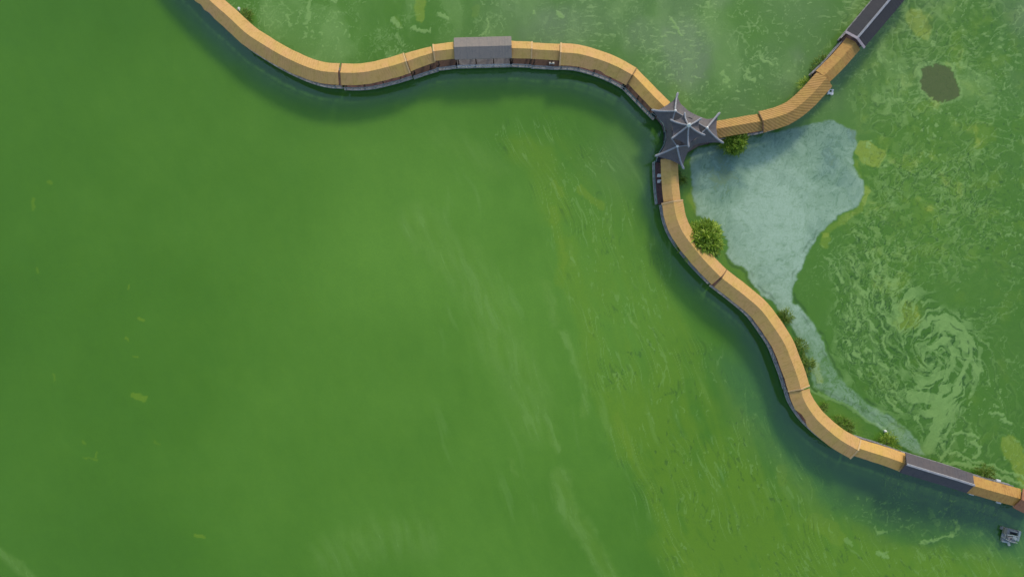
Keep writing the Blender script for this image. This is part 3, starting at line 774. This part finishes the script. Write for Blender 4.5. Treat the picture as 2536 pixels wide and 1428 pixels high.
film = milk * np.clip(0.30 + 0.35 * ss(-0.1, 0.3, -mt2) + 0.7 * bluep, 0, 1) * (1 - chan)    # bluish film where scum is thin
milk_m = milk * milk_d
# dark outline on parts of the pond's right shore
edge = np.exp(-((pd + 5) / 3.2) ** 2) * ss(-0.05, 0.2, fbm(U, V_, 70, 45, 3)) * ss(480, 600, V_)
edge += 0.7 * np.exp(-((pd - 9 - 5 * mt) / 2.2) ** 2) * ss(1700, 1750, U) * ss(0.0, 0.25, fbm(U, V_, 60, 46, 2)) * ss(500, 560, V_)
inner_line = stroke(X1, Y1, [(2004,962),(2050,985),(2110,1012),(2150,1042),(2190,1062),(2196,1075)], 2.0, 3) 
edge += 0.5 * stroke(X1, Y1, [(2030,966),(2080,985),(2130,1010),(2170,1030)], 1.5, 3)

# --- spiral of scum filaments in the right basin
cx0, cy0 = 2312.0, 885.0
dx, dy = (U - cx0) * 0.95, (V_ - cy0) * 0.9
rr = np.hypot(dx, dy) + 1e-3; th = np.arctan2(dy, dx)
rot = 3.2 * np.exp(-rr / 70.0) + 0.9 * np.exp(-rr / 220)
rw = rr + 32 * fbm(U, V_, 75, 51, 3) + 6 * fbm(U, V_, 24, 52, 3)
def curl(A, B, sc, seed, ox=0.0):
    ro = A * np.exp(-rw / B); px_ = rw * np.cos(th + ro) + ox; py_ = rw * np.sin(th + ro) * 0.85
    return fbm(px_, py_, sc, seed, 5, 0.5)
c1 = curl(6.5, 75.0, 42, 53); c2 = curl(4.5, 110.0, 30, 57, 300)
fil = np.maximum(c1, 0.85 * c2)
swm = poly_sd(X2, Y2, [(2060,690),(2130,640),(2230,700),(2330,740),(2400,800),(2432,860),(2425,930),(2385,1010),(2345,1050),(2330,1150),(2285,1130),(2270,1060),(2190,1010),(2110,930),(2075,830)])
swm = ss(-35, 30, swm + 30 * fbm(U, V_, 40, 99, 3))
fila = np.maximum(ss(0.05, 0.11, c1), 0.85 * ss(0.10, 0.17, c2)) * swm * np.clip(0.62 + 1.1 * fbm(X1, Y1, 34, 56, 4) + 0.3 * ss(20, 90, rr), 0, 1)
# streaks flowing down on the left half of the spiral
fv = fbm((U * 0.35 + V_ * 0.94) / 3.4 + w1x * .8, (U * 0.94 - V_ * 0.35) + w1x * 0.9 + w2x * 1.4, 11, 55, 4, 0.6)
lefts = ss(-20, 25, poly_sd(X2, Y2, [(2050,640),(2160,600),(2210,700),(2220,850),(2240,960),(2300,1040),(2350,1060),(2330,1150),(2290,1150),(2260,1050),(2160,980),(2090,890),(2060,780)]))
fila = np.maximum(fila * (1 - lefts * 0.8), ss(0.08, 0.26, fv) * lefts)
for pts, w_, k_ in (([(2350,790),(2385,810),(2405,850),(2402,885),(2380,930),(2360,975),(2338,990),(2336,1010)], 4, 0.95),
                    ([(2318,800),(2345,840),(2362,870),(2360,905),(2340,940)], 5, 0.8),
                    ([(2270,960),(2300,945),(2335,920)], 6, 0.8), ([(2260,985),(2310,985),(2330,1010),(2320,1060),(2300,1110)], 15, 0.85),
                    ([(2428,860),(2424,930),(2400,985)], 4, 0.6), ([(2355,1005),(2360,1040)], 4, 0.8), ([(2355,1050),(2338,1085)], 1.5, 0.7),
                    ([(2120,700),(2150,790),(2170,880),(2200,960),(2250,1010),(2280,1020)], 5, 0.35),
                    ([(2285,1120),(2300,1085)], 8, 0.6), ([(2310,1118),(2318,1095)], 6, 0.6)):
    fila = np.maximum(fila, k_ * stroke(U + w2x * 0.9, V_ + w2y * 0.9, pts, w_ * (0.8 + 0.5 * np.clip(fil, -1, 1)), 3.0))

# --- thin pale filaments and flecks over the upper water and the right basin
ridg = 1 - np.abs(fbm(X2 + 20 * fbm(U, V_, 55, 61, 3), Y2, 42, 62, 3)) * 9
up = (1 - lakef)
fine = ss(0.55, 1.0, ridg) * ss(-0.05, 0.22, fbm(U, V_, 150, 63, 3)) * up * 0.55
fleck = ss(0.30, 0.42, fbm(U + w2x * 2, V_ + w2y * 2, 9.5, 64, 2)) * ss(-0.05, 0.25, fbm(U, V_, 130, 65, 3)) * up
horiz = ss(0.24, 0.36, fbm(U / 2.6 + w1x * .3, V_ + w1x * .3, 8, 66, 2)) * ss(0.02, 0.25, fbm(U, V_, 170, 67, 2)) * ss(1250, 1500, U) * ss(320, 240, V_) * up
outw = np.clip(pd, -60, 0) / -60
fleck *= outw; fine *= outw; horiz *= outw
# blotchy scum around the hole and down the right basin
bl = fbm(swx * 0.5 + X1 * 0.5, swy * 0.5 + Y1 * 0.5, 24, 68, 5); bl2 = fbm(X1, Y1, 13, 69, 3)
patch = ss(0.02, 0.16, bl) * 0.34 * ss(2080, 2160, U) * ss(2500, 2420, U + 40 * fbm(U, V_, 100, 70, 2)) * up * ss(760, 600, V_)
patch += ss(0.04, 0.14, bl + 0.4 * bl2) * 0.36 * ss(2060, 2120, U) * up * ss(450, 560, V_) * ss(800, 700, V_) * ss(2300, 2180, U + 60 * fbm(U, V_, 90, 101, 3))
mb = fbm(swx + w1x * .6, swy + w1y * .6, 110, 95, 5)
basin = up * ss(2040, 2130, U) * ss(330, 420, V_) * outw * (1 - 0.85 * ss(2200, 2320, U + 60 * fbm(U, V_, 90, 101, 3)) * ss(600, 670, V_))
spd = np.maximum(np.exp(-((c1 - 0.02) / 0.022) ** 2) * swm, np.exp(-((fv - 0.05) / 0.03) ** 2) * lefts)
marb = ss(0.62, 0.92, np.sin(mb * 60)) * basin * ss(-0.22, 0.12, fbm(U, V_, 130, 96, 3)) * (1 - 0.75 * ss(2420, 2500, U))
marb_d = ss(0.62, 0.95, np.sin(mb * 60 + 1.6)) * basin * ss(-0.22, 0.12, fbm(U, V_, 130, 96, 3)) * (1 - 0.75 * ss(2420, 2500, U))
yel = np.clip(yel + 0.55 * patch + 0.15 * basin * (0.5 + fbm(X2, Y2, 140, 100, 3)), 0, 1)
patch = patch * 0.62 * np.clip(0.8 + 1.2 * fbm(U, V_, 75, 110, 3), 0.2, 1.5) + 0.42 * marb
rro = 2.6 * np.exp(-rw / 240.0)
rb1 = fbm(rw * np.cos(th + rro) + w2x * .6, rw * np.sin(th + rro) + w2y * .6, 150, 120, 4, 0.45)
rbm = up * outw * ss(2020, 2120, U) * ss(-0.25, 0.1, fbm(U, V_, 160, 121, 2)) * (1 - 0.5 * ss(2420, 2520, U)) * (0.65 + 0.35 * swm)
ribbon = ss(0.55, 0.85, np.sin(rb1 * 42)) * rbm
ribd = ss(0.80, 1.0, np.sin(rb1 * 42 - 1.1)) * rbm
patch += 0.40 * ribbon
yel = np.clip(yel + 0.16 * ribbon * (1 - swm), 0, 1)
topm = ss(0.80, 1.0, np.sin(fbm(X2, Y2, 90, 97, 5) * 40)) * up * ss(340, 250, V_) * ss(-0.1, 0.2, fbm(U, V_, 110, 98, 2)) * 0.22
patch += topm
# shallow top water: drifting veils
veil = ss(-0.15, 0.45, fbm(U * 0.9 + w1x * 1.6, V_ * 0.45 + w1y * 1.6, 75, 71, 4)) * up * ss(330, 200, V_) * 0.55
veil += 0.5 * stroke(X2, Y2, [(700,30),(760,70),(800,130),(770,180)], 30, 60) * up
strk = np.zeros_like(U)
for pts, w_ in (([(770,0),(763,25),(762,45),(755,62)], 2.2), ([(712,40),(722,62)], 1.5), ([(1212,42),(1208,65),(1200,82)], 1.5),
                ([(1025,68),(1045,80),(1065,78)], 3), ([(975,50),(985,66)], 5), ([(1085,35),(1108,42)], 4),
                ([(2175,130),(2180,150)], 3), ([(2310,105),(2312,112)], 3), ([(1790,178),(1800,205)], 2.5), ([(1660,45),(1690,90)], 2),
                ([(1885,145),(1910,160)], 3.5), ([(1848,172),(1850,190),(1870,200)], 3), ([(1380,32),(1395,40)], 6), ([(1320,30),(1322,36)], 3),
                ([(2148,362),(2156,355)], 2.5), ([(2430,1110),(2425,1125),(2415,1130)], 5), ([(2410,1095),(2425,1105)], 5), ([(2455,1025),(2480,1027)], 3),
                ([(2480,1040),(2500,1045)], 4), ([(2360,1075),(2390,1070)], 2.5), ([(2395,1072),(2420,1082)], 3),
                ([(2335,1130),(2350,1105),(2362,1090)], 2), ([(2330,1140),(2345,1118),(2365,1120),(2400,1140),(2440,1150),(2480,1165),(2536,1180)], 2.5),
                ([(2340,1150),(2380,1145),(2420,1158),(2450,1170),(2500,1185),(2536,1205)], 4)):
    strk = np.maximum(strk, stroke(U + w2x * 1.2 + w3x, V_ + w2y * 1.2 + w3y, pts, w_ * 0.8, 3.0))

# --- streaks in the open lake
ls = ss(0.10, 0.5, fbm(flow_u / 8 + w1x * .2, flow_v + w1x * .15, 20, 72, 4)) * ss(-0.2, 0.2, fbm(U, V_, 300, 73, 2)) * ss(980, 1150, U) * lakef * ss(300, 420, V_)
lst = np.zeros_like(U)
for pts, w_, s_, k_ in (([(1040,560),(1130,640),(1200,740),(1230,820),(1290,930),(1330,1040)], 22, 60, 0.36),
                     ([(1180,700),(1215,790),(1240,850)], 5, 26, 0.4), ([(1395,820),(1430,890),(1450,960),(1452,1020)], 3, 12, 0.5),
                     ([(1355,1040),(1372,1080),(1385,1110)], 4, 12, 0.5), ([(1385,1180),(1400,1250),(1440,1310),(1500,1400),(1530,1460)], 9, 26, 0.6),
                     ([(1270,870),(1300,930),(1310,960)], 3, 12, 0.45), ([(1265,1140),(1275,1175)], 3, 8, 0.35),
                     ([(1350,700),(1362,760),(1370,800)], 4, 16, 0.4), ([(1100,345),(1180,380),(1230,420)], 8, 40, 0.2),
                     ([(1410,610),(1415,650)], 3, 6, 0.4), ([(1465,575),(1475,600)], 2, 4, 0.5), ([(1560,780),(1565,795),(1575,806)], 3, 3, 0.7),
                     ([(0,1370),(40,1400),(90,1430)], 6, 14, 0.4), ([(1150,640),(1155,660)], 2, 6, 0.4), ([(830,1380),(930,1330),(1040,1330)], 26, 60, 0.3)):
    lst = np.maximum(lst, k_ * stroke(U + w1x * 0.5 + w2x * 1.5, V_ + w1y * 0.5 + w2y * 1.5, pts, w_ * 0.6, s_ * 1.2))
yel = np.clip(yel + 0.4 * lst * (yel < 0.5), 0, 1)
lst = lst * 0.7 * np.clip(0.55 + 1.2 * fbm(flow_u / 5 + w1x * .3, flow_v + w1x * .4, 22, 78, 4), 0.15, 1.1)
tex = ss(-8, 30, db)
lfl = ss(0.24, 0.40, fbm(flow_u / 3.5 + w2x, flow_v + w2y, 8.5, 74, 3)) * tex * ss(-0.1, 0.2, fbm(U, V_, 120, 75, 2)) * lakef
pits = ss(0.26, 0.38, fbm(flow_u / 3.0, flow_v + w2x, 8, 76, 3)) * tex * ss(-0.05, 0.2, fbm(U, V_, 90, 77, 2)) * lakef * ss(700, 900, V_)

lnf = fbm(flow_u / 7 + w2x * .3, flow_v + w1x * .35, 70, 105, 4)
lnm = ss(-30, 20, db + 25) * ss(-0.15, 0.15, fbm(U, V_, 120, 106, 2)) * lakef
lfl = np.maximum(lfl, 0.9 * ss(0.86, 1.0, np.sin(lnf * 34)) * lnm)
pits = np.maximum(pits, 0.8 * ss(0.88, 1.0, np.sin(lnf * 34 + 2.6)) * lnm * ss(-0.05, 0.2, fbm(U, V_, 70, 107, 2)))
# --- algae-poor water off the piers, with the walkway's soft shadow band painted in
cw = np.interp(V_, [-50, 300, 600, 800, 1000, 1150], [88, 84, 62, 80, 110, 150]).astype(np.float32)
clear_shade = (1 - ss(0.25, 1.0, (dm + 14 * fbm(U, V_, 90, 81, 3)) / (cw * 1.3))) * lakef
clear_shade = clear_shade * np.where(U < 500, 0.8, 1.0)
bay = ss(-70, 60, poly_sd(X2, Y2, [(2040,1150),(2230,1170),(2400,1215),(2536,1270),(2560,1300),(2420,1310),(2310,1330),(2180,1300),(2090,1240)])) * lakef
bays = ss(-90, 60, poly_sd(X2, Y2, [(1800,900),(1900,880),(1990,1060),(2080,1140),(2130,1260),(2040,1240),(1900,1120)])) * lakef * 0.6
clear_shade = np.clip(np.maximum(np.maximum(clear_shade * 0.85, 0.6 * bay), bays), 0, 1)
clear_shade_n = 1 - ss(0.4, 1.1, dm / 30) 
clear_shade = np.maximum(clear_shade, 0.5 * clear_shade_n * up * 0)
e_clear_shade = (1 - ss(10, 58, de)) * (se > 0) * ss(1690, 1760, U) * 0.5  # shadow tint painted along the right branch, on the side away from the sun
clear_shade = np.clip(np.maximum(clear_shade, e_clear_shade * (1 - 0.5 * milk)), 0, 1)
bfl = (ss(0.20, 0.36, fbm(U / 1.3 + w2x * 2, V_ + w2y * 2, 9, 82, 2)) * bay * ss(-0.15, 0.2, fbm(U, V_, 110, 83, 2)) * 0.6)
for pts, w_, k_ in (([(2305,1262),(2308,1275)], 4, 0.4), ([(2318,1290),(2322,1298)], 6, 0.4),
                 ([(2365,1290),(2375,1305),(2362,1318)], 4, 0.5), ([(2280,1345),(2310,1335),(2365,1322)], 1.8, 0.9),
                 ([(2165,1305),(2175,1318),(2195,1315)], 2, 0.7), ([(2180,1372),(2192,1375)], 5, 0.7), ([(2095,1335),(2108,1345)], 6, 0.5),
                 ([(1862,1150),(1858,1172)], 2, 0.4)):
    bfl = np.maximum(bfl, k_ * stroke(U + w2x * 1.2 + w3x, V_ + w2y * 1.2 + w3y, pts, w_ * 0.8, 3))
rings = ss(0.5, 1.0, 1 - np.abs(fbm(X2, Y2, 60, 84, 3)) * 10) * ss(1230, 1330, V_) * ss(2150, 2300, U) * lakef * 0.25

# --- grey film (circle left of the right branch, top right corner)
gf = np.exp(-(((X2 - 1702) / 62) ** 2 + ((Y2 - 130) / 72) ** 2) ** 1.5) * (0.85 + 0.5 * fbm(X1, Y1, 25, 85, 3))
gf += 0.6 * ss(2380, 2600, U - V_ * 0.8) * (0.8 + 0.6 * fbm(X1, Y1, 50, 86, 3)) * up
gf += 0.25 * ss(0.0, 0.35, fbm(X2, Y2, 200, 87, 3)) * up * ss(300, 150, V_) * ss(1200, 1400, U)
gf += 0.45 * np.exp(-(((U - 1390) / 160) ** 2 + ((V_ - 60) / 60) ** 2)) * up
gf += 0.32 * np.exp(-(((U - 1555) / 85) ** 2 + ((V_ - 395) / 95) ** 2)) * lakef
gf += up * (1 - milk) * (0.26 * ss(420, 250, V_) * ss(1000, 1300, U) * ss(2300, 2000, U) + 0.08) * (1 + 0.8 * fbm(X2, Y2, 120, 88, 3))
film = np.clip(film + gf, 0, 1)

# --- the bare brown hole
hole = 0.93 * ss(-2.5, 2.5, poly_sd(U + w2x * 0.6 + w3x * 1.3, V_ + w2y * 0.6 + w3y * 1.3, [(2290,165),(2320,160),(2350,165),(2362,182),(2372,205),(2376,232),(2366,244),(2345,250),(2322,252),(2305,242),(2288,228),(2279,205),(2282,182)]))
hole_rim = np.exp(-((poly_sd(U + w2x * 0.6 + w3x * 1.3, V_ + w2y * 0.6 + w3y * 1.3, [(2290,165),(2320,160),(2350,165),(2362,182),(2372,205),(2376,232),(2366,244),(2345,250),(2322,252),(2305,242),(2288,228),(2279,205),(2282,182)]) + 4) / 3) ** 2)

light = np.clip(fila * 0.95 + fine + 0.75 * fleck + 0.5 * horiz + patch + veil * 0.6 + strk * 0.9 + 0.2 * ls + lst + 0.36 * lfl + bfl * 1.0 + rings + inner_line * 0.7 + 0.5 * hole_rim, 0, 1) * (1 - hole)
rimd = np.exp(-((bl - 0.0) / 0.02) ** 2) * basin * 0.6
curl_l = fbm(swx + w1x * .5, swy + w1y * .5, 80, 108, 5)
cl_m = np.maximum(clear_shade, 0.8 * bay) * lakef * ss(300, 600, U) * ss(-0.2, 0.15, fbm(U, V_, 140, 109, 2))
light = np.clip(light + (0.22 + 0.30 * bay) * ss(0.80, 1.0, np.sin(curl_l * 44)) * cl_m, 0, 1)
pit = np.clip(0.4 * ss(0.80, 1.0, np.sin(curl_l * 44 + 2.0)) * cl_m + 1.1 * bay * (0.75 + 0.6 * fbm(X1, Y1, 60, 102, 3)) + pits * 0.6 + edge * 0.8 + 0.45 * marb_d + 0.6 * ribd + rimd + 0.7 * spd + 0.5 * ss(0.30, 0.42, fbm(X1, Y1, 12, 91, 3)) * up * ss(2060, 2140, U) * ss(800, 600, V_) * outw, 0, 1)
shade = np.clip(tone * (1 - far) + 0.45 * far, 0, 1)
pit = pit * (1 - 0.85 * light)
shade = np.clip(shade - 0.22 * swm * (1 - light), 0, 1)
fade = 1 - far
n = GX.size
def col_attr(me, name, a, b, c, d):
    at = me.attributes.new(name, 'FLOAT_COLOR', 'POINT')
    buf = np.stack([np.asarray(q, np.float32).ravel() for q in (a, b, c, d)], 1)
    at.data.foreach_set('color', buf.ravel())

ny, nx = GX.shape
co = np.stack([GX.ravel(), GY.ravel(), np.zeros(n)], 1).astype(np.float32)
idx = np.arange(n).reshape(ny, nx)
F = np.stack([idx[:-1, :-1], idx[:-1, 1:], idx[1:, 1:], idx[1:, :-1]], -1).reshape(-1, 4).astype(np.int32)
wm = bpy.data.meshes.new('water')
wm.vertices.add(n); wm.vertices.foreach_set('co', co.ravel())
wm.loops.add(F.size); wm.loops.foreach_set('vertex_index', F.ravel())
wm.polygons.add(len(F)); wm.polygons.foreach_set('loop_start', np.arange(0, F.size, 4, dtype=np.int32))
wm.update(calc_edges=True)
col_attr(wm, 'drift', milk_m * fade, yel * fade, film * fade, light * fade)
col_attr(wm, 'depth', clear_shade * fade, shade, hole * fade, pit * fade)
water = bpy.data.objects.new('water', wm); C.objects.link(water)
tag(water, 'green algae covered lake water with pale drifting scum', 'water', kind='structure')

_l = lin
def lin(r, g_, b_):        # algae tones
    c_ = _l(r, g_, b_); return (c_[0] * 1.08, c_[1], c_[2] * 0.85, 1.0)
m, nt, b = new_mat('algae_water')
def attr(name):
    a = nt.nodes.new('ShaderNodeAttribute'); a.attribute_name = name
    s = nt.nodes.new('ShaderNodeSeparateColor'); nt.links.new(a.outputs['Color'], s.inputs[0]); return s.outputs, a.outputs['Alpha']
(dR, dG, dB), dA = attr('drift')[0][:3], None
dr_, dA = attr('drift'); dp_, pA = attr('depth')
K = 1.0
nz = noise(nt, 0.9, 5, rough=0.7); nz2 = noise(nt, 0.22, 4)
c = ramp(nt, dp_[1], [(0.0, lin(58, 103, 20)), (0.45, lin(74, 120, 31)), (1.0, lin(97, 144, 50))])
c = mixc(nt, mathn(nt, 'MULTIPLY', nz2, 0.25), c, lin(72, 124, 50))
c = mixc(nt, mathn(nt, 'MULTIPLY', dr_[1], 0.85), c, mixc(nt, ramp(nt, dr_[1], [(0.64, g(0)), (0.98, g(1))]), lin(104, 141, 34), lin(134, 158, 52)))
c = mixc(nt, mathn(nt, 'MULTIPLY', dr_[2], 0.8), c, mixc(nt, ramp(nt, dr_[0], [(0.05, g(0)), (0.25, g(1))]), lin(112, 132, 104), lin(86, 118, 124)))
c = mixc(nt, mathn(nt, 'MULTIPLY', dA, 0.70), c, lin(130, 170, 100))
c = mixc(nt, dr_[0], c, lin(150, 180, 164))
c = mixc(nt, mathn(nt, 'MULTIPLY', dp_[0], mathn(nt, 'SUBTRACT', 0.88, mathn(nt, 'MULTIPLY', dA, 0.9), True)), c, lin(54, 101, 54))  # thin algae water and the painted walkway shadow share this darker green
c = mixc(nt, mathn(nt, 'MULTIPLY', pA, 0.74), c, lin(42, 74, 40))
c = mixc(nt, dp_[2], c, mixc(nt, nz, lin(76, 88, 48), lin(88, 98, 60)))
c = mixc(nt, ramp(nt, nz, [(0.3, g(0.10)), (0.7, g(0.0))]), c, lin(50, 90, 40))
gr = noise(nt, 3.2, 4, rough=0.75)
c = mixc(nt, ramp(nt, gr, [(0.38, g(0.16)), (0.62, g(0.0))]), c, lin(56, 96, 40))
c = mixc(nt, ramp(nt, gr, [(0.66, g(0.0)), (0.80, g(0.35))]), c, lin(120, 160, 90))
nt.links.new(c, b.inputs['Base Color'])
b.inputs['IOR'].default_value = 1.60
nt.links.new(mathn(nt, 'ADD', 0.24, mathn(nt, 'MULTIPLY', mathn(nt, 'MULTIPLY', dp_[0], mathn(nt, 'SUBTRACT', 1.0, dA)), 0.55)), b.inputs['Specular IOR Level'])
b.inputs['Roughness'].default_value = 0.12
rgh = mathn(nt, 'ADD', mathn(nt, 'SUBTRACT', 0.14, mathn(nt, 'MULTIPLY', dp_[0], 0.11)), mathn(nt, 'MULTIPLY', mathn(nt, 'ADD', mathn(nt, 'MULTIPLY', dA, 1.6), dr_[0]), 0.4), True); nt.links.new(rgh, b.inputs['Roughness'])
hgt = mathn(nt, 'ADD', mathn(nt, 'MULTIPLY', dA, 1.2), mathn(nt, 'SUBTRACT', mathn(nt, 'MULTIPLY', noise(nt, 1.6, 3), mathn(nt, 'SUBTRACT', 0.25, mathn(nt, 'MULTIPLY', dp_[0], 0.19))), mathn(nt, 'MULTIPLY', pA, 1.0)))
hgt = mathn(nt, 'ADD', hgt, mathn(nt, 'MULTIPLY', dr_[0], 1.0))
bump(nt, hgt, 0.35, 0.06, b)
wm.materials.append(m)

scene.render.resolution_x = 1024; scene.render.resolution_y = 576
